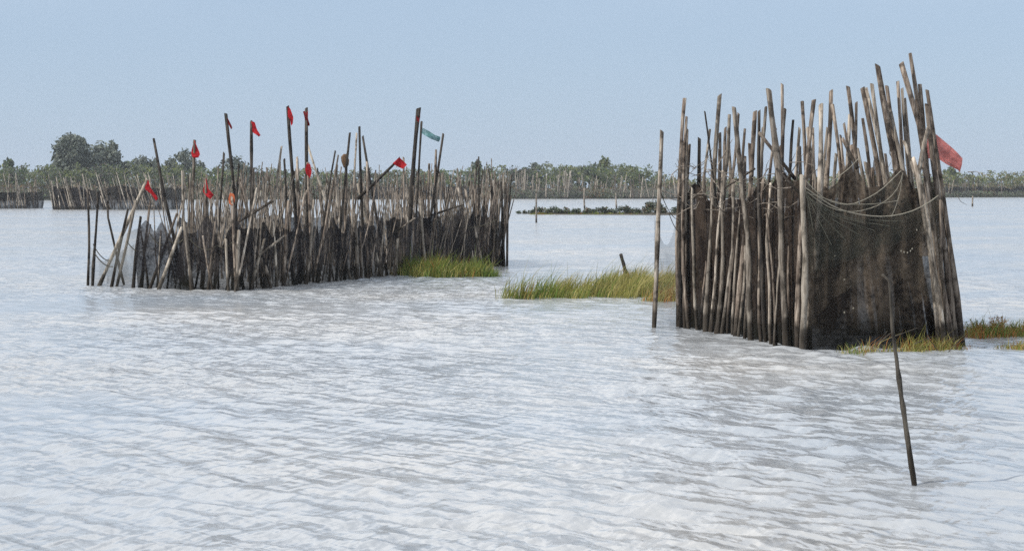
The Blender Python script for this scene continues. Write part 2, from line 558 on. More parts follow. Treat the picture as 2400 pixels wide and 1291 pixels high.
def net_panel(parent, path, top_h, mat, nu=60, nv=14, fold=0.05, bot=-0.06, seed=0.0, name='net', bulge=0.0, foldf=3.0, tilt=0.0):
    """a hanging net along a ground polyline; top_h(t) gives the height of its upper edge"""
    pl = Vector(parent.location)
    tot = sum((path[i + 1] - path[i]).length for i in range(len(path) - 1))
    V, F, UV = [], [], []
    for i in range(nu + 1):
        t = i / nu
        p = poly_at(path, t)
        e = poly_at(path, min(1, t + 0.01)) - poly_at(path, max(0, t - 0.01))
        nrm = Vector((e.y, -e.x, 0)).normalized()
        h = top_h(t)
        for j in range(nv + 1):
            v = j / nv
            z = bot + (h - bot) * v
            u = t * tot
            w = noise.noise(Vector((u * foldf, z * 0.7, seed))) * fold + noise.noise(Vector((u * foldf * 2.6, z * 1.1, seed + 9))) * fold * 0.45
            w += bulge * math.sin(math.pi * v) * (0.6 + 0.8 * noise.noise(Vector((u * 0.8, z * 0.8, seed + 4))))
            q = p + nrm * w + Vector((tilt * t * max(0, z), 0, 0))
            V.append(Vector((q.x, q.y, z)) - pl)
            UV.append((u, z))
    for i in range(nu):
        for j in range(nv):
            a = i * (nv + 1) + j
            F.append((a, a + nv + 1, a + nv + 2, a + 1))
    return mesh_obj(name, V, F, mat, parent, (0, 0, 0), smooth=True, uvs=UV)


def flag(pole_obj, pts_px, Y, mat, ripple=0.03, name='flag'):
    """cloth outlined by image points, hung at depth Y: a subdivided rippled sheet with two sides"""
    pw = Vector(pole_obj.location) + (Vector(pole_obj.parent.location) if pole_obj.parent else Vector((0, 0, 0)))
    P = [at_y(x, y, Y) for x, y in pts_px]
    n = len(P)
    # two chains from first point to the last, lofted
    half = n // 2
    a = [P[i] for i in range(half + 1)]
    b = [P[0]] + [P[n - 1 - i] for i in range(n - half - 1)] + []
    if len(b) < 2:
        b = [P[0], P[-1]]
    b.append(P[half])
    M, K = 9, 5
    V, F = [], []
    th = 0.006
    for sgn in (1, -1):
        for i in range(M + 1):
            t = i / M
            A, B = poly_at(a, t), poly_at(b, t)
            for j in range(K + 1):
                s = j / K
                p = A.lerp(B, s)
                p = p + Vector((0, ripple * math.sin(5.5 * t + 2.3 * s + Y) * (0.25 + t) + sgn * th * 0.5, 0))
                V.append(p - pw)
    off = (M + 1) * (K + 1)
    for i in range(M):
        for j in range(K):
            q = i * (K + 1) + j
            F.append((q, q + 1, q + K + 2, q + K + 1))
            F.append((off + q, off + q + K + 1, off + q + K + 2, off + q + 1))
    return mesh_obj(name, V, F, mat, pole_obj, (0, 0, 0), smooth=True)


# ------------------------------------------------------------------ the tall pen (right)
Lc, Fc, Rc = ground(1590, 765), ground(1884, 819), ground(2246, 812)
Kc = Lc + (Rc - Fc) + Vector((0.25, -0.5, 0))
pen_r = empty('fishing_pen', (Lc + Rc) / 2)
tag(pen_r, 'tall fishing pen of close weathered poles with a brown net front and faded red flag', 'fishing pen')


def base_on(a, b, px):
    """the point of ground line a-b that shows in image column px"""
    k = (px - 1200.0) / F_PX
    # x = k * t ; ray depth t = y / (CP + v SP): for ground points use the projection depth
    lo, hi = 0.0, 1.0
    def col(t):
        p = a.lerp(b, t); q = p - Vector((0, 0, H_CAM))
        return 1200 + F_PX * q.x / (q.y * CP - q.z * SP)
    c0, c1 = col(-0.05), col(1.05)
    lo, hi = -0.05, 1.05
    for _ in range(40):
        mid = (lo + hi) / 2
        if (col(mid) - px) * (c1 - c0) > 0:
            hi = mid
        else:
            lo = mid
    return a.lerp(b, (lo + hi) / 2)


def photo_pole(parent, wall, tx, ty, bx, wpx, mat, dy=0.0, lean=0.0, wt=None, mid=None, **kw):
    a, b = wall
    B = base_on(a, b, bx) + Vector((0, dy, 0))
    sc = F_PX / B.y
    T = at_y(tx, ty, B.y + lean)
    mids = None
    if mid:
        mids = [at_y(mid[0], mid[1], B.y + lean * 0.5)]
    r0 = wpx / 2 / sc
    r1 = (wt / 2 / sc) if wt else r0 * 0.72
    return pole(parent, B, T, r0, r1, mat, mids=mids, **kw)


LF, FR, LK, KR = (Lc, Fc), (Fc, Rc), (Lc, Kc), (Kc, Rc)
W, G, D, PA = WOOD, WOOD_GREY, WOOD_DARK, WOOD_PALE
# (top x, top y, base x, width, material, depth offset)  -- the long flank between the near and far corners
flank = [
    (1604, 231, 1590, 12, W, 0.0), (1609, 275, 1612, 11, W, -.1), (1600, 330, 1597, 12, D, .05), (1652, 262, 1722, 7, D, .25),
    (1664, 303, 1632, 9, G, .1), (1687, 223, 1653, 13, G, -.08), (1700, 300, 1668, 11, W, .05), (1709, 269, 1681, 12, G, -.1),
    (1720, 252, 1757, 15, G, -.14), (1731, 266, 1700, 10, W, .12), (1746, 302, 1737, 9, W, .2), (1770, 262, 1722, 14, W, -.05),
    (1779, 260, 1795, 12, D, .02), (1795, 253, 1772, 12, G, .1), (1802, 212, 1838, 17, G, -.18), (1833, 197, 1826, 11, W, .1),
    (1840, 256, 1850, 10, D, .14), (1859, 281, 1862, 10, D, .18), (1908, 234, 1868, 14, W, -.02), (1924, 247, 1886, 16, G, .08),
    (1880, 412, 1878, 17, PA, -.12), (1622, 440, 1632, 9, PA, -.1), (1668, 420, 1641, 8, W, .06), (1694, 400, 1664, 9, G, .0),
    (1719, 420, 1689, 12, G, -.12), (1712, 470, 1677, 8, W, .0), (1740, 430, 1705, 8, W, .05), (1737, 480, 1715, 9, G, -.05),
    (1752, 460, 1731, 9, G, .03), (1758, 500, 1745, 9, W, .02), (1764, 440, 1766, 9, W, .1), (1789, 420, 1784, 11, W, .04),
    (1806, 430, 1806, 10, G, -.02), (1832, 560, 1812, 8, G, -.1), (1797, 500, 1820, 8, W, .06), (1850, 400, 1856, 11, W, .1),
    (1861, 450, 1845, 9, W, .04), (1640, 380, 1622, 10, W, .1), (1616, 340, 1605, 11, W, .02), (1700, 430, 1692, 9, D, .2),
    (1818, 300, 1790, 10, W, .2), (1745, 380, 1752, 10, D, .2), (1788, 300, 1760, 11, W, .15), (1830, 340, 1800, 10, W, .22),
    (1658, 470, 1648, 8, D, .1), (1900, 360, 1872, 11, W, .2), (1874, 300, 1855, 11, G, .25), (1686, 350, 1660, 10, W, .16),
]
for tx, ty, bx, w, m, dy in flank:
    photo_pole(pen_r, LF, tx, ty, bx, w * (.98 if w > 12 else .86), m, dy=dy if dy < .1 else dy * 3 + .2, lean=random.uniform(-.1, .25), sides=8, segs=11, rough=0.16, bend=0.028)
# far walls, seen above the nets; their tops lean to the left
back = [
    (1880, 238, 1925, 11, W), (1891, 300, 1935, 10, G), (1948, 213, 1915, 13, W), (1951, 247, 2010, 11, W), (1939, 300, 1910, 9, G),
    (1987, 203, 2105, 12, W), (1992, 269, 1948, 12, G), (2007, 241, 2012, 9, W), (2021, 206, 2120, 15, W), (2030, 207, 2135, 11, G),
    (2043, 197, 2130, 12, G), (2057, 153, 2200, 15, W), (2078, 203, 2165, 11, W), (2104, 191, 2150, 11, W), (2114, 207, 2160, 10, G),
    (2121, 232, 2155, 9, G), (2022, 278, 2075, 10, W), (1985, 330, 2045, 9, D), (1970, 318, 1985, 9, W), (2040, 300, 2110, 10, W),
    (2060, 330, 2120, 11, G), (1995, 340, 2060, 11, W), (2010, 350, 2085, 10, G), (1960, 360, 1950, 11, G), (1925, 330, 1940, 10, W),
    (2066, 206, 2180, 11, W), (2088, 262, 2185, 11, G), (1905, 300, 1902, 10, W), (1935, 380, 1925, 10, G), (2028, 380, 2080, 11, G),
    (2075, 360, 2140, 10, W), (2090, 330, 2165, 12, G), (1978, 290, 2050, 9, W), (1968, 400, 1990, 11, G), (2044, 395, 2100, 11, W),
]
for tx, ty, bx, w, m in back:
    wall = KR if bx > 1915 else LK
    photo_pole(pen_r, wall, tx, ty, bx, w, m, dy=random.uniform(-.25, .25), lean=random.uniform(-.3, .2), sides=7, segs=8, rough=0.14, bend=0.026)
for bx in range(1610, 1905, 18):          # far flank glimpsed between the near poles
    photo_pole(pen_r, LK, bx + random.uniform(-15, 22), random.uniform(290, 420), bx, random.uniform(8, 11), random.choice([W, G, D]), dy=random.uniform(-.2, .2), sides=6, segs=5)
# the right hand corner of the front
corner = [
    (2112, 148, 2219, 15, W, .05, (2160, 306)), (2133, 126, 2226, 13, W, .15, (2163, 320)), (2156, 198, 2212, 12, W, .2, (2166, 330)),
    (2176, 300, 2206, 13, G, -.1, (2150, 400)), (2172, 247, 2236, 14, W, .0, (2186, 380)), (2160, 360, 2228, 12, W, -.06, (2190, 560)),
    (2196, 400, 2243, 12, G, .08, (2212, 560)), (2140, 370, 2205, 12, G, -.12, (2163, 453)), (2205, 470, 2216, 10, W, -.08, (2207, 620)),
    (2120, 330, 2198, 12, G, .06, (2170, 490)),
]
for tx, ty, bx, w, m, dy, md in corner:
    photo_pole(pen_r, FR, tx, ty, bx, w, m, dy=dy - .16, mid=md, sides=8, segs=9, rough=0.12, bend=0.008)
fp = photo_pole(pen_r, FR, 2173, 212, 2252, 16, W, dy=-0.1, mid=(2205, 424), sides=8, segs=10, rough=0.12, bend=0.006, wt=9)
yf = base_on(Fc, Rc, 2249).y
flag(fp, [(2170, 306), (2190, 310), (2224, 342), (2256, 374), (2253, 402), (2236, 392), (2216, 382), (2200, 370), (2172, 372)], yf, RED_FADED, 0.10)
# braces and broken sticks
for (x0, y0, x1, y1, w, m) in [(1780, 312, 1866, 422, 9, W), (1974, 324, 2010, 395, 9, W), (1700, 440, 1770, 395, 5, W), (1820, 395, 1900, 480, 6, D)]:
    Y = base_on(Lc, Fc, min(1880, (x0 + x1) / 2)).y - 0.05
    pole(pen_r, at_y(x1, y1, Y), at_y(x0, y0, Y + .1), w / 2 / (F_PX / Y), w / 2.4 / (F_PX / Y), m, name='brace', foot=0)
# the outlying stake with its leader net
Bs = ground(1533, 768)
st = pole(pen_r, Bs, at_y(1551, 307, Bs.y), 11.5 / 2 / (F_PX / Bs.y), 9.5 / 2 / (F_PX / Bs.y), G, sides=8, segs=9, rough=.12, mids=[at_y(1541, 500, Bs.y)])
net_panel(pen_r, [Bs, Lc], lambda t: 1.75 - .5 * math.sin(math.pi * t) + .1 * t, NET_SHEER, 24, 16, 0.03, seed=3.1)
rope(pen_r, swag(at_y(1545, 440, Bs.y), at_y(1592, 515, Lc.y), .12), .006, ROPE_DARK)
rope(pen_r, swag(at_y(1568, 500, Bs.y), at_y(1593, 545, Lc.y), .05), .006, ROPE_DARK)

# nets of the tall pen
off = Vector((0.10, 0.03, 0))


def flank_top(t):
    return 2.0 + .16 * math.sin(9 * t + 1) + .22 * noise.noise(Vector((t * 9, 0, 1.7))) + .25 * t


net_panel(pen_r, [Lc + off, Fc + off], flank_top, NET_FLANK, 110, 18, 0.035, seed=1.0)
net_panel(pen_r, [Lc + Vector((.1, .1, 0)), Kc], lambda t: 1.9 + .3 * noise.noise(Vector((t * 8, 2, 0))), NET_BROWN, 50, 12, 0.07, seed=6.0)


def back_top(t):
    peaks = max(max(0, 1 - abs(t - c) / w) ** 1.6 * a for c, a, w in ((.02, .5, .2), (.30, .75, .17), (.55, .8, .16), (.8, .6, .2)))
    return 1.85 + peaks + .06 * noise.noise(Vector((t * 20, 0, 4)))


net_panel(pen_r, [Kc + Vector((-.3, -.3, 0)), Kc.lerp(Rc, .9) + Vector((-.35, -.1, 0))], back_top, NET_BROWN, 90, 14, 0.09, seed=2.0)


def front_top(t):
    # the upper edge drops from the near corner, sags and climbs to the right hand poles
    return 2.02 - .42 * math.sin(math.pi * min(1, t * 1.15)) ** 1.3 + .28 * t + .05 * noise.noise(Vector((t * 16, 0, 8)))


net_panel(pen_r, [Fc + Vector((.05, .02, 0)), Fc.lerp(Rc, .5) + Vector((0, -.02, 0)), Rc + Vector((-.04, .12, 0))], front_top, NET_BROWN, 130, 34, 0.13, seed=5.0, bulge=0.06, foldf=2.6, tilt=-.11)


def drape(parent, A, pts_top, pts_bot, mat, nu=40, nv=16, fold=0.06, seed=0, name='draped_net', freq=22):
    pl = Vector(parent.location)
    V, F, UV = [], [], []
    for i in range(nu + 1):
        t = i / nu
        a, b = poly_at(pts_top, t), poly_at(pts_bot, t)
        for j in range(nv + 1):
            s = j / nv
            p = a.lerp(b, s)
            w = fold * (math.sin(freq * t + 2 * s + seed) * .5 + noise.noise(Vector((t * freq * .5, s * 1.5, seed)))) * (0.4 + s)
            V.append(p + Vector((0, -w, 0)) - pl)
            UV.append((p.x, p.z))
    for i in range(nu):
        for j in range(nv):
            a = i * (nv + 1) + j
            F.append((a, a + nv + 1, a + nv + 2, a + 1))
    return mesh_obj(name, V, F, mat, parent, (0, 0, 0), smooth=True, uvs=UV)


yF = Fc.y - .22
drape(pen_r, None, [at_y(1890, 425, yF), at_y(1930, 465, yF), at_y(1990, 480, yF + .05), at_y(2060, 450, yF + .1), at_y(2112, 400, yF + .2)],
      [at_y(1894, 600, yF), at_y(1935, 610, yF), at_y(2010, 605, yF), at_y(2090, 590, yF), at_y(2140, 500, yF + .1)], NET_GREY, 50, 16, .05, 1)
drape(pen_r, None, [at_y(1888, 440, yF - .05), at_y(1960, 490, yF - .05), at_y(2070, 508, yF - .05), at_y(2150, 490, yF), at_y(2198, 455, yF + .1)],
      [at_y(1900, 640, yF), at_y(1960, 625, yF), at_y(2060, 575, yF), at_y(2140, 560, yF), at_y(2196, 520, yF + .05)], NET_GREY, 50, 16, .05, 4)
drape(pen_r, None, [at_y(x, y, yF + .75) for x, y in ((1888, 440), (1930, 452), (1962, 430), (1992, 374), (2004, 380), (2030, 440), (2070, 436), (2106, 392), (2120, 402), (2146, 452), (2196, 462))],
      [at_y(x, 600, yF + .6) for x in (1888, 1930, 1962, 1992, 2004, 2030, 2070, 2106, 2120, 2146, 2196)], NET_BROWN, 90, 16, .05, 7, freq=40)
drape(pen_r, None, [at_y(x, y, yF - .02) for x, y in ((1890, 450), (1960, 498), (2040, 512), (2110, 508), (2165, 488), (2200, 462))],
      [at_y(x, y, yF + .02) for x, y in ((1896, 770), (1950, 700), (2020, 660), (2100, 640), (2165, 690), (2212, 730))], NET_FOLD, 110, 22, .06, 11, freq=46)
for pts, r in [([(1890, 425), (1930, 468), (1990, 485), (2060, 452), (2112, 400)], .009), ([(1888, 440), (1960, 492), (2040, 508), (2100, 508), (2160, 488), (2200, 458)], .011),
               ([(1892, 450), (1940, 488), (2000, 500), (2070, 480), (2110, 440), (2116, 405)], .007), ([(1900, 455), (1980, 480), (2060, 478), (2106, 470)], .006),
               ([(2116, 405), (2110, 450), (2098, 490), (2090, 505)], .006), ([(1945, 430), (1990, 395), (2012, 372)], .008)]:
    P = [at_y(x, y, yF - .08) for x, y in pts]
    Q = [poly_at(P, i / 14) for i in range(15)]
    for _ in range(2):
        Q = [Q[0]] + [(Q[i - 1] + Q[i] * 2 + Q[i + 1]) / 4 for i in range(1, len(Q) - 1)] + [Q[-1]]
    rope(pen_r, Q, r * .7, ROPE)
for k in range(7):
    x1, y1 = 1915 + 34 * k, 585 - 11 * k
    P = [at_y(1889, 445 + 3 * k, yF - .03), at_y(1900 + 14 * k, 505 + 1.5 * k, yF - .05), at_y(x1, y1, yF - .04)]
    Q = [poly_at(P, i / 8) for i in range(9)]
    Q = [Q[0]] + [(Q[i - 1] + Q[i] * 2 + Q[i + 1]) / 4 for i in range(1, 8)] + [Q[-1]]
    rope(pen_r, Q, .0035, NETCORD, 'net_cord')
# twigs and frayed net ends caught among the pole heads
rt = random.Random(404)
Vb, Fb = [], []
for i in range(170):
    w = rt.choice([(Lc, Fc), (Lc, Fc), (Lc, Kc), (Kc, Rc)])
    q = w[0].lerp(w[1], rt.random()) + Vector((rt.gauss(0, .12), rt.gauss(0, .12), rt.uniform(1.75, 2.55)))
    d = Vector((rt.gauss(0, 1), rt.gauss(0, .5), rt.gauss(.2, .8))).normalized() * rt.uniform(.12, .5)
    r = rt.uniform(.003, .009)
    v, f = tube([q, q + d * .5 + Vector((rt.gauss(0, .03), 0, rt.gauss(0, .03))), q + d], [r, r * .8, r * .4], 4)
    o_ = len(Vb); Vb += [a - Vector(pen_r.location) for a in v]; Fb += [tuple(k + o_ for k in ff) for ff in f]
tag(mesh_obj('twig_tangle', Vb, Fb, WOOD_STICK, pen_r), kind='stuff')
# small floats strung on the front net
for x, y in [(2112, 588), (2119, 591), (2127, 592), (2134, 588), (2138, 583), (2149, 539), (1979, 655), (2000, 722), (1979, 732), (1957, 600)]:
    c = at_y(x, y, yF - .02)
    v, f = tube([Vector((0, 0, -.013)), Vector((0, 0, -.006)), Vector((0, 0, .006)), Vector((0, 0, .013))], [.004, .009, .009, .004], 6)
    mesh_obj('net_float', v, f, ROPE, pen_r, c - Vector(pen_r.location))

# ------------------------------------------------------------------ the long pen (left)
A0, A1, C0, D0, E0 = ground(205, 668), ground(300, 676), ground(560, 681), ground(905, 648), ground(1178, 625)
front = [A0, A1, C0, D0, E0]
B0, B1, B2, B3 = ground(300, 655), ground(420, 612), ground(760, 606), ground(1130, 612)
backw = [B1, B2, B3, E0]
pen_l = empty('fishing_pen', (A0 + E0) / 2)
tag(pen_l, 'long bristling fishing pen of thin poles with small red flags and teal net strip', 'fishing pen')


def near_front(px):
    """point of the front outline in image column px"""
    best = None
    for i in range(len(front) - 1):
        a, b = front[i], front[i + 1]
        p = base_on(a, b, px)
        t = (p - a).length / (b - a).length
        q = p - Vector((0, 0, H_CAM))
        c = 1200 + F_PX * q.x / (q.y * CP - q.z * SP)
        e = abs(c - px)
        if best is None or e < best[0]:
            best = (e, p)
    return best[1]


def lpole(tx, ty, bx, w, m, dy=0.0, lean=0.0, mid=None, w1=None, segs=5, sides=6, bend=.012):
    B = near_front(bx) + Vector((0, dy, 0))
    sc = F_PX / B.y
    T = at_y(tx, ty, B.y + lean)
    mids = [at_y(mid[0], mid[1], B.y + lean * .5)] if mid else None
    w *= .86
    return pole(pen_l, B, T, w / 2 / sc, (w1 or w * .72) / 2 / sc, m, sides=sides, segs=segs, mids=mids, bend=bend), B.y + lean


flags_l = [
    (529, 267, 540, 9, D, 1.5, [(531, 277), (535, 279), (545, 300), (542, 304), (536, 292), (531, 288)], RED_DARK),
    (589, 285, 572, 8, D, 1.0, [(589, 285), (597, 286), (602, 304), (611, 317), (607, 321), (598, 314), (591, 310)], RED),
    (674, 249, 686, 10, D, 2.0, [(674, 249), (680, 254), (688, 276), (686, 290), (682, 296), (680, 282), (675, 274)], RED),
    (718, 254, 708, 10, D, 1.5, [(710, 262), (722, 258), (722, 278), (726, 292), (724, 297), (717, 290), (713, 272)], RED_DARK),
    (456, 329, 426, 9, W, 1.0, [(456, 329), (461, 342), (469, 362), (465, 370), (451, 370), (448, 356), (452, 340)], RED),
    (483, 420, 470, 9, W, .2, [(483, 418), (489, 444), (501, 457), (493, 467), (480, 456), (475, 447)], RED),
    (345, 421, 234, 10, PA, -.1, [(347, 421), (353, 441), (371, 465), (366, 471), (352, 452), (338, 443)], RED),
    (722, 381, 730, 8, W, .4, [(720, 382), (727, 384), (731, 404), (726, 419), (718, 408), (715, 396)], RED),
    (543, 452, 552, 9, W, .1, [(539, 452), (549, 455), (551, 470), (546, 481), (537, 478), (535, 466)], ORANGE),
    (981, 254, 950, 11, D, 1.0, [(978, 256), (985, 258), (985, 275), (981, 288), (976, 282), (976, 268)], RED_DARK),
]
for tx, ty, bx, w, m, dy, outl, fm in flags_l:
    p, Y = lpole(tx, ty, bx, w, m, dy=dy, w1=w * .8, segs=6)
    flag(p, outl, Y - .03, fm, .02)
p, Y = lpole(988, 286, 962, 7, D, dy=1.0)
flag(p, [(988, 299), (1003, 306), (1018, 316), (1034, 322), (1029, 333), (1012, 327), (998, 319), (987, 312)], Y - .02, NET_TEAL, .04, 'net_strip')
lpole(1039, 314, 985, 9, D, dy=1.0)
# slanting branch with a flag at its upper end
Yb = near_front(880).y
p = pole(pen_l, at_y(838, 466, Yb), at_y(937, 371, Yb), .045, .03, D, foot=0, name='brace')
flag(p, [(920, 383), (936, 369), (946, 378), (954, 387), (944, 396), (930, 390)], Yb - .04, RED, .03)
singles = [
    (1022, 351, 1010, 8, W, .5), (842, 297, 853, 9, D, .6), (850, 319, 905, 8, D, .4), (820, 312, 785, 8, D, .3), (836, 312, 815, 6, G, .8),
    (786, 353, 735, 7, D, .6), (793, 364, 740, 6, W, .5), (719, 334, 824, 8, PA, -.15), (838, 430, 897, 10, PA, -.2), (696, 369, 700, 8, W, .2),
    (360, 325, 415, 10, D, 1.0), (525, 358, 492, 7, D, .6), (560, 384, 540, 8, D, .3), (594, 395, 590, 9, D, .1), (660, 343, 610, 8, G, .6),
    (666, 373, 684, 8, D, .3), (697, 372, 702, 8, D, .2), (427, 401, 430, 7, PA, .5), (946, 369, 948, 7, W, .4), (1006, 384, 1004, 8, W, .5),
    (426, 532, 376, 11, PA, -.2), (432, 520, 452, 12, G, -.1), (206, 445, 206, 8, D, 0), (860, 380, 862, 8, W, .3), (1122, 367, 1125, 6, D, 1.5),
    (1164, 483, 1166, 8, D, -.1), (1175, 428, 1181, 9, D, 0), (812, 360, 806, 10, W, .2), (985, 470, 1000, 8, PA, -.1), (1090, 440, 1132, 8, G, -.05),
    (1072, 430, 1112, 9, G, .1), (330, 508, 313, 10, D, -.05), (300, 490, 262, 9, D, -.05), (352, 470, 330, 8, W, .1), (318, 470, 272, 9, G, .05),
    (415, 500, 352, 9, W, -.05), (505, 520, 490, 9, W, -.1), (530, 560, 537, 8, PA, -.1), (560, 540, 558, 12, G, -.15), (620, 560, 588, 9, PA, -.1),
    (676, 470, 665, 10, W, -.1), (735, 470, 720, 9, G, -.15), (780, 560, 773, 8, D, -.1), (832, 500, 838, 11, G, -.15), (845, 560, 848, 8, PA, -.15),
    (932, 560, 926, 8, PA, -.1), (612, 590, 636, 9, G, -.1), (640, 520, 650, 8, PA, -.1),
]
for tx, ty, bx, w, m, dy in singles:
    lpole(tx, ty, bx, w, m, dy=dy)
lpole(230, 450, 217, 8, D, mid=(229, 510)); lpole(252, 470, 265, 7, D, mid=(254, 510), dy=1.2)
# loose bars tied across the front
for x0, y0, x1, y1, m in [(665, 553, 570, 626, G), (972, 511, 907, 560, G), (560, 520, 640, 470, W), (1085, 480, 1010, 505, W)]:
    Y = near_front((x0 + x1) / 2).y - .2
    pole(pen_l, at_y(x1, y1, Y), at_y(x0, y0, Y), .028, .022, m, foot=0, name='crossbar', sides=5, segs=4)
# a bundle of old net tied to a pole head
c = at_y(808, 377, near_front(806).y + .15)
V, F = tube([Vector((0, 0, -.17)), Vector((.02, 0, -.1)), Vector((.01, 0, 0)), Vector((-.01, 0, .1)), Vector((0, 0, .16))], [.03, .07, .085, .075, .025], 9, .25)
mesh_obj('net_bundle', V, F, BUNDLE, pen_l, c - Vector(pen_l.location), smooth=True)


def top_row(px):
    """typical height of the mass of poles above the water, in metres"""
    return 2.0 + .25 * noise.noise(Vector((px * .012, 0, 3)))


def col_of(p):
    q = p - Vector((0, 0, H_CAM))
    return 1200 + F_PX * q.x / (q.y * CP - q.z * SP)


rs = random.Random(77)
n_front, n_back, n_mid = 44, 92, 86
for i in range(n_front):
    px = 318 + (1172 - 318) * (i + rs.uniform(-.4, .4)) / n_front
    B = near_front(px) + Vector((0, rs.choice([-.08, .12, .2, .3, .3]), 0))
    h = top_row(px) * rs.uniform(.55, 1.22)
    lx = rs.gauss(0.02, .16) * h
    r = rs.uniform(.013, .030)
    pole(pen_l, B, B + Vector((lx, rs.gauss(0, .08) * h, h)), r, r * .75, rs.choice([G, G, W, W, W]), sides=5, segs=4, bend=.02)
for i in range(n_back):
    t = (i + rs.uniform(-.4, .4)) / n_back
    B = poly_at(backw, min(max(t, 0), 1)) + Vector((rs.uniform(-.2, .2), rs.uniform(-.3, .3), 0))
    h = rs.uniform(1.9, 3.1)
    r = rs.uniform(.016, .036)
    pole(pen_l, B, B + Vector((rs.gauss(0, .11) * h, rs.gauss(0, .06) * h, h)), r, r * .75, rs.choice([G, W, W, G, D]), sides=5, segs=4, bend=.02)
for i in range(n_mid):
    t = rs.uniform(.06, .97)
    a = near_front(400 + 740 * t)
    b = poly_at(backw, min(t, .9))
    B = a.lerp(b, rs.uniform(.25, .8)); B.z = 0
    h = rs.uniform(1.8, 2.7)
    r = rs.uniform(.015, .032)
    pole(pen_l, B, B + Vector((rs.gauss(0, .13) * h, rs.gauss(0, .06) * h, h)), r, r * .75, rs.choice([G, W, W, G]), sides=5, segs=4, bend=.02)

# the crowd of thinner sticks between them
Vb, Fb = [], []
for i in range(330):
    t = rs.uniform(.03, .985)
    a = near_front(345 + 815 * t)
    b = poly_at(backw, min(t, .93))
    B = a.lerp(b, rs.uniform(.0, 1.0)); B.z = -.3
    h = rs.uniform(1.5, 2.75) * (1 + .12 * noise.noise(Vector((t * 15, 0, 2))))
    r = rs.uniform(.010, .022)
    T = B + Vector((rs.gauss(0, .17) * h, rs.gauss(0, .06) * h, h + .3))
    m_ = B.lerp(T, .5) + Vector((rs.gauss(0, .03), 0, 0))
    v, f = tube([B, m_, T], [r, r * .9, r * .6], 4)
    o_ = len(Vb); Vb += [q - Vector(pen_l.location) for q in v]; Fb += [tuple(k + o_ for k in ff) for ff in f]
tag(mesh_obj('stick_brush', Vb, Fb, WOOD_STICK, pen_l), kind='stuff')

IN = Vector((0, .04, 0))


def ltop(t):
    return 1.3 + .6 * noise.noise(Vector((t * 26, 0, 5))) + .1 * noise.noise(Vector((t * 60, 0, 15)))


net_panel(pen_l, [ground(322, 677) + IN, C0 + IN, D0 + IN], ltop, NET_DARK, 150, 12, .10, seed=11, foldf=2.0)
net_panel(pen_l, [D0 + IN, E0 + Vector((-.25, -.05, 0))], lambda t: 1.45 + .45 * noise.noise(Vector((t * 13, 0, 2))), NET_DARK, 70, 12, .10, seed=12, foldf=2.0)
net_panel(pen_l, backw, lambda t: 1.35 + .5 * noise.noise(Vector((t * 18, 0, 7))), NET_DARK, 110, 10, .1, seed=13)
net_panel(pen_l, [A0 + Vector((.05, .02, 0)), A1, ground(335, 676)], lambda t: .86 - .55 * math.sin(math.pi * min(1, t * 1.3)) ** 2 * (1 - t) + .5 * t * t, NET_SHEER, 30, 10, .04, seed=14)
net_panel(pen_l, [ground(250, 664), B1], lambda t: .55 + .7 * t, NET_SHEER, 30, 8, .05, seed=16)
net_panel(pen_l, [ground(1040, 632), ground(1170, 620)], lambda t: 1.9 - .7 * t, NET_SHEER, 20, 10, .05, seed=18)
for x0, y0, x1, y1, sg in [(218, 572, 262, 610, .12), (218, 588, 265, 625, .1), (297, 565, 335, 590, .08), (350, 545, 385, 575, .08), (445, 560, 510, 575, .16), (510, 575, 555, 550, .15), (1060, 530, 1164, 515, .12), (395, 560, 430, 560, .1), (1000, 520, 1040, 500, .14)]:
    Y = near_front((x0 + x1) / 2).y - .1
    rope(pen_l, swag(at_y(x0, y0, Y), at_y(x1, y1, Y), sg, 8), .011, ROPE_DARK)

# ------------------------------------------------------------------ single stakes in the water
nb = ground(2143, 1135)
ns = pole(None, nb, at_y(2068, 643, nb.y), 14 / 2 / (F_PX / nb.y), 6 / 2 / (F_PX / nb.y), WOOD_MID, sides=8, segs=22, bend=.006, rough=.1,
          mids=[at_y(2108, 900, nb.y), at_y(2092, 780, nb.y), at_y(2087, 690, nb.y), at_y(2085, 660, nb.y), at_y(2078, 646, nb.y)], name='mooring_stake')
tag(ns, 'lone dark stake with a bent-over tip in open water before the net', 'stake')
b = ground(1472, 664)
s2 = pole(None, b, at_y(1455, 596, b.y), .055, .04, WOOD_DARK, name='leaning_stake')
tag(s2, 'short black stake leaning out of the yellow marsh grass', 'stake')
for x0, y0, x1, y1, lab in [(1257, 522, 1259, 405, 'thin grey stake standing in front of the shrubby mud spit'), (1370, 490, 1369, 440, 'thin stake rising behind the middle of the shrubby mud spit'),
                            (1445, 489, 1443, 455, 'short thin stake behind the spit near its big round shrub'), (2279, 484, 2280, 460, 'small pale stake in open water off the far reed bank')]:
    b = ground(x0, y0)
    k = F_PX / b.y
    s3 = pole(None, b, at_y(x1, y1, b.y), 2.1 / k, 1.6 / k, WOOD_GREY, name='channel_stake', sides=6, segs=4)
    tag(s3, lab, 'stake', 'thin channel stakes')


# ------------------------------------------------------------------ marsh grass
GR_GREEN = leaf_mat('grass_green', (0.13, 0.19, 0.04), .35)
GR_OLIVE = leaf_mat('grass_olive', (0.24, 0.23, 0.06), .35)
GR_STRAW = leaf_mat('grass_straw', (0.40, 0.35, 0.14), .35)
GR_RUST = leaf_mat('grass_rust', (0.34, 0.15, 0.05), .3)
GR_MATS = [GR_GREEN, GR_OLIVE, GR_STRAW, GR_RUST]


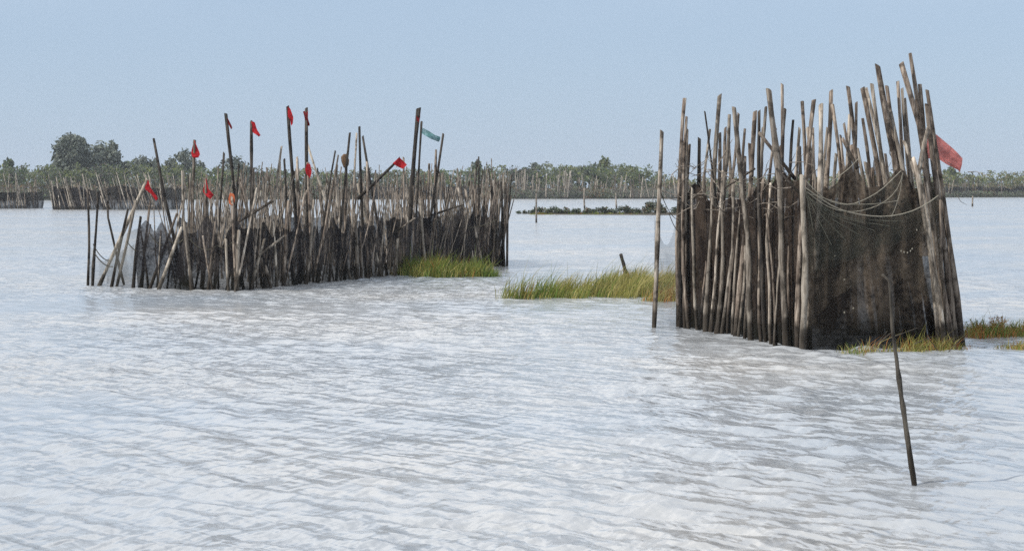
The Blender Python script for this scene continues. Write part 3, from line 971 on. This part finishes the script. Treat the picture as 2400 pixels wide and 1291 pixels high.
def grass(name, spots, n, hmin, hmax, lean, wts, label, width=.007, spread=.25, seed=0, cat='marsh grass', curve=.5, green_at=None):
    """spots: ellipses (centre, rx, ry, weight).  one mass of blades, tufted"""
    rg = random.Random(seed)
    V, F, M = [], [], []
    o0 = sum((s[0] for s in spots), Vector((0, 0, 0))) / len(spots)
    tot = sum(s[3] for s in spots)
    tufts = []
    for c, rx, ry, w in spots:
        k = max(4, int(n / 22 * w / tot))
        for _ in range(k):
            a, q = rg.uniform(0, 6.28), rg.random() ** .62
            tufts.append((c + Vector((rx * q * math.cos(a), ry * q * math.sin(a), 0)), rg.uniform(.4, 1.2) * (1.15 - .55 * q ** 3), rg.choices(range(4), wts)[0], rg.gauss(0, .1)))
    for tc_, hs, mi, tl in tufts:
        g = wts
        if green_at is not None and noise.noise(Vector((tc_.x * .9, tc_.y * .4, seed))) + green_at(tc_) > 0.15:
            mi = rg.choice([0, 0, 1])
        for _ in range(22):
            p = tc_ + Vector((rg.gauss(0, .09), rg.gauss(0, .09), -.02))
            h = rg.uniform(hmin, hmax) * hs * (rg.uniform(1.25, 1.75) if rg.random() < .09 else 1)
            lx = (lean + tl + rg.gauss(0, spread)) * h
            ly = rg.gauss(0, spread) * h
            a = rg.uniform(0, 3.14)
            wv = Vector((math.cos(a), math.sin(a), 0)) * width * rg.uniform(.6, 1.3)
            b0 = len(V)
            m1 = p + Vector((lx * .3, ly * .3, h * .55))
            tp = p + Vector((lx, ly, h * (1 - .15 * abs(lean + tl))))
            q = p - o0; q1 = m1 - o0; q2 = tp - o0
            V += [q - wv, q + wv, q1 + wv * .8, q1 - wv * .8, q2]
            F += [(b0, b0 + 1, b0 + 2, b0 + 3), (b0 + 3, b0 + 2, b0 + 4)]
            mm = mi if rg.random() < .7 else rg.choices(range(4), wts)[0]
            M += [mm, mm]
    o = mesh_obj(name, V, F, GR_MATS, None, o0, midx=M)
    tag(o, label, cat, kind='stuff')
    return o


g = lambda x, y: ground(x, y)
grass('marsh_grass', [(g(1185, 700), .12, .12, .04), (g(1222, 699), .22, .3, .16), (g(1275, 696), .4, .6, .6), (g(1335, 694), .45, .9, .9), (g(1410, 690), .5, 1.2, 1.0), (g(1475, 692), .55, 1.2, 1.2), (g(1535, 690), .45, 1.0, .7)], 5200, .22, .52, .42, [2.4, 5, 4.5, .3],
      'wind-bent yellow green marsh grass islet in open water between the pens', .006, .22, 21, green_at=lambda p: .25 - abs(p.x - 1.0) * .35)
grass('marsh_grass', [(g(1500, 668), 1.0, .9, 2), (g(1580, 672), .7, .7, 1)], 3200, .2, .46, .38, [1, 3, 6, 1],
      'straw coloured marsh grass bank behind the outlying stake', .006, .22, 22)
grass('marsh_grass', [(g(1565, 705), .45, .5, 1)], 800, .12, .34, .35, [.4, 2, 4, 3], 'sparse rusty grass under the leader net beside the tall pen', .005, .22, 27)
grass('marsh_grass', [(g(962, 644), .33, .4, 1), (g(1020, 648), .55, .55, 2), (g(1100, 648), .75, .4, 1.7)], 6000, .2, .5, .12, [6, 3, .8, .3],
      'fresh green marsh grass growing against the foot of the long pen', .007, .3, 23)
grass('marsh_grass', [(g(2300, 786), .35, .5, 1.2), (g(2345, 786), .2, .4, 1), (g(2400, 784), .3, .3, 1)], 2300, .08, .27, .1, [3, 3, 1.5, 1.8],
      'rusty and green weeds on the mud beside the tall pen', .006, .4, 24)
grass('marsh_grass', [(g(2392, 815), .22, .2, 1)], 500, .05, .13, .1, [1, 3, 3, 1], 'little olive grass tuft in the water past the weeds', .005, .4, 25)
grass('marsh_grass', [(g(2130, 822), .35, .14, 1), (g(2215, 818), .28, .14, 1), (g(2030, 826), .3, .1, .4)], 1000, .05, .24, .15, [1, 3, 2, 1.2],
      'dry orange grass and reeds at the foot of the brown net', .005, .5, 26)
# dead reed stems lying against the net
for x0, y0, x1, y1, lab in [(2040, 822, 2080, 775, 'dead reed stem propped on the net left of the orange grass'), (2050, 812, 2090, 778, 'dead reed stem crossing the foot of the bent stake'),
                       (2090, 790, 2150, 768, 'long dead reed leaning over the orange grass'), (2150, 803, 2186, 788, 'short dead reed lying at the pen corner'),
                       (2180, 797, 2198, 822, 'broken reed pointing down at the pen corner'), (2225, 822, 2250, 795, 'thin dead reed at the right corner poles')]:
    Y = Fc.y - .35
    a, b = at_y(x0, y0, Y), at_y(x1, y1, Y + .1)
    s4 = pole(None, a, b, .006, .004, WOOD_PALE, name='reed_stem', sides=5, segs=3, foot=.05)
    tag(s4, lab, 'reed', 'dead reeds at the net foot')

# ------------------------------------------------------------------ spit, far shore
MUD = plain_mat('mud_bank', (0.05, 0.042, 0.028), .9, .4, .5)


def bank(name, outline, z, mat, label, cat):
    """low ground sheet with sloping edge"""
    n = len(outline)
    c = sum(outline, Vector((0, 0, 0))) / n
    V = [p + Vector((0, 0, -.3)) for p in outline] + [c + (p - c) * .94 + Vector((0, 0, z)) for p in outline]
    V = [v - c for v in V]
    F = [tuple(range(n, 2 * n))] + [(i, (i + 1) % n, n + (i + 1) % n, n + i) for i in range(n)]
    o = mesh_obj(name, V, F, mat, None, c)
    return tag(o, label, cat, kind='structure')


bank('mud_spit', [ground(1196, 500.5), ground(1300, 503.5), ground(1450, 504), ground(1620, 504.5), ground(1720, 503), ground(1720, 498), ground(1400, 498), ground(1230, 499)], .05, MUD,
     'low dark mud spit with shrubs in the open water', 'mud spit')
sh = [ground(-1200, 470), ground(-300, 471), ground(60, 470.5), ground(115, 469.5), ground(600, 468), ground(1150, 466.5), ground(1600, 466), ground(2200, 463), ground(2600, 462), ground(3600, 461)]
bank('far_shore', sh + [Vector((2600, 4200, 0)), Vector((-2600, 4200, 0))], .35, plain_mat('shore_ground', (0.12, 0.115, 0.06), .9, .4, .08), 'low marshy far shore across the lagoon', 'shore')


def shore_y(px):
    """depth of the far waterline in an image column"""
    for i in range(len(sh) - 1):
        c0, c1 = col_of(sh[i]), col_of(sh[i + 1])
        if c0 <= px <= c1:
            return sh[i].lerp(sh[i + 1], (px - c0) / (c1 - c0)).y
    return sh[-1].y


LV = {
    'dark': leaf_mat('scrub_dark', (0.055, 0.075, 0.055)),
    'mid': leaf_mat('scrub_green', (0.095, 0.135, 0.055)),
    'grey': leaf_mat('scrub_grey_green', (0.15, 0.165, 0.125)),
    'yel': leaf_mat('scrub_yellow_green', (0.17, 0.19, 0.06)),
    'rust': leaf_mat('scrub_rust', (0.17, 0.11, 0.06)),
    'reed': leaf_mat('reed_straw', (0.24, 0.20, 0.13)),
    'silver': leaf_mat('tree_silver_green', (0.19, 0.215, 0.185)),
    'purple': leaf_mat('scrub_purple_grey', (0.11, 0.09, 0.085)),
}


def leaf_quads(V, F, M, c, r, n, size, mi, rg, up=.3):
    """n leaf-clump faces through an ellipsoid shell-weighted volume"""
    for _ in range(n):
        d = Vector((rg.gauss(0, 1), rg.gauss(0, 1), rg.gauss(0, 1))).normalized()
        q = rg.random() ** .45
        p = Vector((c[0] + d.x * r[0] * q, c[1] + d.y * r[1] * q, c[2] + d.z * r[2] * q))
        a = Vector((rg.gauss(0, 1), rg.gauss(0, 1), rg.gauss(0, 1))).normalized()
        b = a.cross(Vector((rg.gauss(0, 1), rg.gauss(0, 1), rg.gauss(0, 1)))).normalized()
        s = size * rg.uniform(.5, 1.3)
        b0 = len(V)
        V += [p - a * s, p + b * s * .55, p + a * s, p - b * s * .55]
        F.append((b0, b0 + 1, b0 + 2, b0 + 3))
        M.append(rg.choice(mi))


def tree(name, px0, px1, top, base_row, lobes, mats, label, cat, seed, size=.36, dens=1.0, dy=25, group=None, trunk=True):
    """a far tree: tapered trunk with limbs, a crown of leaf clumps in uneven lobes"""
    rg = random.Random(seed)
    cx = (px0 + px1) / 2
    Y = shore_y(cx) + dy
    base = Vector((at_y(cx, 465, Y).x, Y, .3))
    k = Y / F_PX
    wid = (px1 - px0) * k
    hgt = at_y(cx, top, Y).z - .3
    root = empty(name, base)
    tag(root, label, cat, group)
    V, F, M = [], [], []
    for (u, v, ru, rv) in lobes:         # lobes in crown fractions: across, up, half sizes
        c = (u * wid / 2, rg.uniform(-.25, .25) * wid, v * hgt)
        for _ in range(int(13 * dens)):
            d = Vector((rg.gauss(0, 1), rg.gauss(0, 1), rg.gauss(0, 1))).normalized() * rg.random() ** .4
            cc = (c[0] + d.x * ru * wid / 2, c[1] + d.y * ru * wid / 2, max(.3, c[2] + d.z * rv * hgt))
            rr = rg.uniform(.3, .7)
            leaf_quads(V, F, M, cc, (ru * wid / 2 * rr, ru * wid / 2 * rr, rv * hgt * rr), int(46 * dens), size, range(len(mats)), rg)
    mesh_obj('crown', V, F, mats, root, (0, 0, 0), midx=M)
    if trunk:
        v, f = tube([Vector((0, 0, -.3)), Vector((.1, 0, hgt * .25)), Vector((-.1, 0, hgt * .5)), Vector((.1, 0, hgt * .75))], [hgt * .025, hgt * .02, hgt * .014, .05], 7)
        for (u, vv, ru, rv) in lobes:
            v2, f2 = tube([Vector((0, 0, hgt * .2)), Vector((u * wid * .25, 0, vv * hgt * .7)), Vector((u * wid / 2, 0, vv * hgt))], [hgt * .013, hgt * .009, .04], 5)
            o_ = len(v); v += v2; f += [tuple(i + o_ for i in ff) for ff in f2]
        mesh_obj('trunk', v, f, WOOD_DARK, root)
    return root


S_, Dk, Md, Gy, Ye, Ru = LV['silver'], LV['dark'], LV['mid'], LV['grey'], LV['yel'], LV['rust']
tree('silver_tree', 112, 225, 313, 465, [(0, .7, .6, .24), (-.42, .52, .5, .24), (.45, .6, .5, .24), (0, .88, .42, .1), (.3, .82, .3, .12), (0, .35, .95, .25), (-.6, .28, .45, .2), (0, .5, .7, .25)], [S_, S_, Gy, Dk], 'tall silver green tree, the highest on the far shore', 'tree', 1, dens=1.5)
tree('silver_tree', 195, 300, 335, 465, [(-.4, .72, .42, .24), (.3, .78, .38, .22), (.75, .5, .3, .24), (0, .4, .95, .25), (-.2, .55, .7, .22), (.3, .5, .6, .25), (0, .25, .95, .2)], [S_, S_, Gy, Dk], 'ragged two-topped silver green tree beside the tallest tree', 'tree', 2, dens=1.4)
tree('bushy_tree', 305, 385, 362, 465, [(-.3, .7, .5, .25), (.4, .65, .5, .25), (0, .4, .9, .25)], [S_, Gy, Dk], 'grey green bushy tree behind the leaning pens on the far shore', 'tree', 3)
tree('bushy_tree', 380, 490, 350, 465, [(-.2, .75, .5, .22), (.35, .62, .5, .25), (-.6, .5, .4, .2), (0, .4, .9, .25)], [S_, Gy, Dk], 'rounded grey green tree rising behind the flags of the long pen', 'tree', 4)
tree('bushy_tree', 500, 590, 358, 465, [(0, .7, .6, .25), (.4, .6, .4, .2), (-.5, .5, .4, .2), (0, .38, .9, .25)], [S_, Gy, Dk], 'small rounded tree behind the tallest flag poles', 'tree', 5)
tree('bushy_tree', -20, 60, 368, 465, [(-.2, .75, .4, .2), (.2, .5, .8, .25)], [Md, Gy, Dk], 'low green tree at the far end of the shore by the small pen', 'tree', 6)
tree('bushy_tree', 1200, 1290, 380, 465, [(0, .7, .6, .25), (-.4, .6, .5, .25), (.5, .5, .5, .25)], [Dk, Gy, S_], 'dark blue green bush on the far shore behind the pale stakes', 'bush', 7)
tree('bushy_tree', 1290, 1420, 374, 465, [(0, .7, .6, .22), (-.5, .58, .5, .25), (.5, .6, .5, .25)], [Md, Gy, Dk], 'broad domed green bush on the far shore', 'bush', 8)
tree('feathery_tree', 1385, 1450, 364, 465, [(0, .75, .4, .22), (-.3, .5, .5, .25), (.3, .45, .6, .25)], [Ye, Ye, Md, Gy], 'yellow green feathery bush standing above the domed bush', 'bush', 9)
tree('bushy_tree', 1440, 1510, 384, 465, [(0, .7, .6, .25), (.4, .5, .6, .25)], [Md, Gy, Ye], 'low olive bush sloping down beside the feathery bush', 'bush', 10)
tree('bushy_tree', 1092, 1142, 379, 465, [(0, .75, .5, .22), (0, .45, .9, .25)], [Dk, Md, Gy], 'small dark bush on the far shore beyond the end of the long pen', 'bush', 12)
tree('bushy_tree', 2205, 2260, 392, 462, [(-.2, .75, .6, .22), (0, .45, .9, .25)], [Md, Dk, Ye], 'dark green bush behind the flag of the tall pen', 'bush', 13)


def profile(px):
    pts = [(-300, 396), (0, 392), (60, 390), (110, 388), (300, 385), (480, 388), (600, 394), (800, 398), (1080, 396), (1150, 388), (1200, 388), (1290, 385), (1480, 386), (1540, 405), (1600, 418), (2150, 404), (2215, 402), (2300, 404), (2400, 402), (2700, 400)]
    for i in range(len(pts) - 1):
        if pts[i][0] <= px <= pts[i + 1][0]:
            t = (px - pts[i][0]) / (pts[i + 1][0] - pts[i][0])
            return pts[i][1] * (1 - t) + pts[i + 1][1] * t
    return 400


def scrub_belt():
    rg = random.Random(3)
    for name, x0, x1, lab in [('shore_scrub', -260, 640, 'dense mixed green scrub below the tall silver trees'), ('shore_scrub', 640, 1620, 'dense grey green scrub along the middle of the far shore'), ('shore_scrub', 1560, 2660, 'yellowish scrub and reeds on the far bank past the tall pen')]:
        V, F, M = [], [], []
        mats = [Md, Dk, Gy, Ye, Ru, LV['purple'], LV['reed']]
        px = x0
        while px < x1:
            px += rg.uniform(2.0, 6.0)
            ny = noise.noise(Vector((px * .011, 0, 1)))
            Y0 = shore_y(px)
            # rear belt, full height
            Y = Y0 + rg.uniform(8, 26)
            k = Y / F_PX
            top = profile(px) + rg.uniform(-5, 12) + 8 * noise.noise(Vector((px * .03, 0, 6)))
            c = at_y(px, (top + 462) / 2, Y)
            hh = (462 - top) / 2 * k
            if px > 1560:
                mi = [3, 3, 0, 6, 2]
            elif ny > .15:
                mi = [0, 0, 2, 3]
            elif ny < -.2:
                mi = [2, 1, 5, 0]
            else:
                mi = [0, 2, 3, 2]
            zt = at_y(px, top, Y).z
            for _ in range(15):
                zz = .3 + (zt - .3) * rg.random() ** .9
                leaf_quads(V, F, M, (c.x + rg.uniform(-.8, .8), Y + rg.uniform(-1, 1), zz - .35), (.75, .7, .55), 11, .27, mi, rg)
            # front low belt on the waterline
            Y = Y0 + rg.uniform(1.0, 4.0)
            c = at_y(px, 455, Y)
            hb = rg.uniform(.7, 1.35) * (.75 if px > 1700 else 1)
            mi = [2, 2, 2, 5, 0] if ny < 0.1 else [2, 2, 4, 0]
            leaf_quads(V, F, M, (c.x, Y, .2 + hb * .6), (rg.uniform(.7, 1.3), .7, hb), 55, .2, mi, rg)
            # brown middle zone of dead stems
            Y = Y0 + rg.uniform(4, 8)
            c = at_y(px, 440, Y)
            leaf_quads(V, F, M, (c.x, Y, 1.6), (.9, .6, 1.5), 14, .26, [5, 4, 1, 6], rg)
            for _ in range(3):
                h = rg.uniform(2.0, 3.4) * (1.25 if px > 1500 else 1)
                xx = c.x + rg.uniform(-.6, .6)
                b0 = len(V)
                V += [Vector((xx, Y - .5, .3)), Vector((xx + .07, Y - .5, .3)), Vector((xx + .03 + rg.gauss(0, .2), Y - .5, .3 + h))]
                F.append((b0, b0 + 1, b0 + 2)); M.append(rg.choice([6, 6, 5, 4]))
        c0 = Vector((sum(v.x for v in V) / len(V), sum(v.y for v in V) / len(V), 0))
        o = mesh_obj(name, [v - c0 for v in V], F, mats, None, c0, midx=M)
        tag(o, lab, 'scrub', kind='stuff')


scrub_belt()

def weed(px, py, h, n, mats, label, seed):
    rg = random.Random(seed)
    b = ground(px, py)
    V, F, M = [], [], []
    for _ in range(n):
        d = Vector((rg.gauss(.05, .3), rg.gauss(0, .3), 1)) * h * rg.uniform(.5, 1.1)
        o_ = Vector((rg.gauss(0, .05), rg.gauss(0, .05), -.02))
        v, f = tube([o_, o_ + d * .5 + Vector((rg.gauss(0, .01), 0, 0)), o_ + d], [.004, .003, .0015], 3)
        k = len(V); V += v; F += [tuple(i + k for i in ff) for ff in f]; M += [len(mats) - 1] * len(f)
        for q in range(9):
            leaf_quads(V, F, M, o_ + d * (.25 + .08 * q), (.02, .02, .02), 2, .018, range(len(mats)), rg)
    o = mesh_obj('weed_plant', V, F, mats, None, b, midx=M)
    tag(o, label, 'weed')


weed(2292, 786, .27, 13, [GR_GREEN, GR_OLIVE], 'leafy green weed on the mud beside the tall pen corner', 61)
weed(2338, 787, .33, 15, [GR_RUST, GR_OLIVE, GR_RUST], 'taller rust brown weed next to the leafy green weed', 62)
weed(2378, 786, .18, 10, [GR_GREEN, GR_OLIVE], 'low green weed past the rust brown weed', 63)


# shrubs on the spit: one kind copied, plus the large round one
protos = []
for s in range(3):
    rg = random.Random(40 + s)
    V, F, M = [], [], []
    for _ in range(7):
        c = (rg.uniform(-.3, .3), rg.uniform(-.25, .25), rg.uniform(.1, .4))
        leaf_quads(V, F, M, c, (.22, .2, .2), 40, .075, [0, 0, 1, 2], rg)
    me = bpy.data.meshes.new('foliage')
    me.from_pydata([tuple(v) for v in V], [], F)
    for m in ([Dk, Md, Gy] if s != 1 else [Dk, Md, Ru]):
        me.materials.append(m)
    me.polygons.foreach_set('material_index', np.array(M, dtype=np.int32))
    protos.append(me)
sx = [(1216, .5), (1231, .6), (1246, .75), (1262, .9), (1275, .85), (1296, 1.0), (1309, .8), (1324, 1.05), (1341, .85), (1354, .8), (1372, .85), (1386, .75), (1405, 1.1), (1424, .95), (1440, .8), (1459, 1.15), (1476, .85), (1490, .9), (1582, .85), (1600, .9)]
rg = random.Random(8)
for i, (px, sc) in enumerate(sx):
    o = link(bpy.data.objects.new('marsh_shrub', protos[i % 3]))
    b = ground(px, 501.5)
    o.location = (b.x, b.y, 0)
    o.scale = (sc * 1.7, sc * 1.2, sc * rg.uniform(1.0, 1.35))
    o.rotation_euler = (0, 0, rg.uniform(0, 6.28))
    tag(o, 'low dark marsh shrub in the row on the mud spit', 'shrub', 'low shrubs along the mud spit')
rg = random.Random(9)
V, F, M = [], [], []
for _ in range(26):
    a = rg.uniform(0, 6.28); q = math.sqrt(rg.random())
    c = (1.05 * q * math.cos(a), .7 * q * math.sin(a), .2 + (1 - q * q) * rg.uniform(.2, .95))
    leaf_quads(V, F, M, c, (.35, .3, .28), 60, .09, [0, 0, 1, 2, 3], rg)
b = ground(1535, 501.5)
o = mesh_obj('marsh_shrub', V, F, [Dk, Md, Gy, Ru], None, (b.x, b.y, 0), midx=M)
tag(o, 'big round grey-topped shrub on the mud spit beside the outlying stake', 'shrub')
grass('spit_grass', [(ground(1270, 503), 1.0, .5, 1), (ground(1420, 503), 3.5, .5, 2)], 1500, .08, .22, .1, [4, 3, .3, .6], 'short green grass along the edge of the mud spit', .02, .4, 31)


# ------------------------------------------------------------------ far pens
def far_pen(label, px0, px1, base_row, top_row_px, n, lean, mats, net_h, seed, depth=8.0, name='fishing_pen', group=None, rpx=2.2, net=NET_DARK, hvar=.25):
    rg = random.Random(seed)
    a, b = ground(px0, base_row), ground(px1, base_row + rg.uniform(-.6, .6))
    c, d = a + Vector((.8, depth, 0)), b + Vector((-.4, depth, 0))
    root = empty(name, (a + b) / 2)
    tag(root, label, 'fishing pen', group)
    k = a.y / F_PX
    h0 = (base_row - top_row_px) * k
    for i in range(n):
        w = (a, b) if i % 5 < 3 else ((c, d) if i % 5 == 3 else ((a, c) if rg.random() < .5 else (b, d)))
        B = w[0].lerp(w[1], rg.random()); B.z = 0
        h = h0 * rg.uniform(1 - hvar * 1.6, 1 + hvar * .4)
        lx = rg.gauss(lean, .09)
        pole(root, B, B + Vector((lx * h, rg.gauss(0, .05) * h, h)), rpx * .5 * k * rg.uniform(.7, 1.25), rpx * .38 * k, rg.choice(mats), sides=5, segs=3)
    net_panel(root, [c, a, b, d], lambda t: net_h * h0 * (1 + .25 * noise.noise(Vector((t * 14, 0, seed)))), net, 60, 6, .12, seed=seed)
    return root


far_pen('small dark pen with bleached poles leaning left, half out of view at the lagoon edge', -90, 66, 489.5, 412, 44, -.12, [W, G, PA], .5, 51)
p_ = far_pen('far fishing pen with fanned pale poles leaning left and dark nets', 122, 385, 491.5, 410, 95, -.22, [PA, G, PA, W], .62, 52, depth=14)
far_pen('far row of upright pale stakes with grey nets below the middle bushes', 1135, 1330, 466.1, 400, 62, 0.0, [PA, G, PA], .3, 53, depth=5, rpx=2.4, net=NET_SHEER)
far_pen('far row of low rusty stakes with dark nets below the domed bushes', 1330, 1590, 465.8, 412, 62, 0.0, [G, W, PA], .42, 54, depth=5, rpx=2.2, net=NET_SHEER)
far_pen('far dark stake pen before the reeds past the tall pen', 2205, 2460, 462.7, 424, 56, 0.0, [W, G, D], .6, 55, depth=5, rpx=2.2, net=NET_DARK)
far_pen('distant stake fence on the shore glimpsed through the long pen', 400, 1130, 466.8, 412, 80, 0.0, [G, W, D], .5, 56, depth=10, rpx=2.3, net=NET_DARK)

# ------------------------------------------------------------------ air
def haze_box(dens):
    x0, x1, y0, y1, z0, z1 = -700, 700, -60, 1500, -1.3, 22
    v = [(x, y, z) for z in (z0, z1) for y in (y0, y1) for x in (x0, x1)]
    f = [(0, 2, 3, 1), (4, 5, 7, 6), (0, 1, 5, 4), (2, 6, 7, 3), (0, 4, 6, 2), (1, 3, 7, 5)]
    m = bpy.data.materials.new('haze')
    m.use_nodes = True
    nt = m.node_tree
    nt.nodes.remove(nt.nodes['Principled BSDF'])
    pv = nt.nodes.new('ShaderNodeVolumePrincipled')
    pv.inputs['Color'].default_value = (.86, .92, 1.0, 1)
    pv.inputs['Density'].default_value = dens
    pv.inputs['Anisotropy'].default_value = .2
    nt.links.new(pv.outputs[0], nt.nodes['Material Output'].inputs['Volume'])
    o = mesh_obj('haze', v, f, m)
    tag(o, kind='stuff')


haze_box(0.00024)
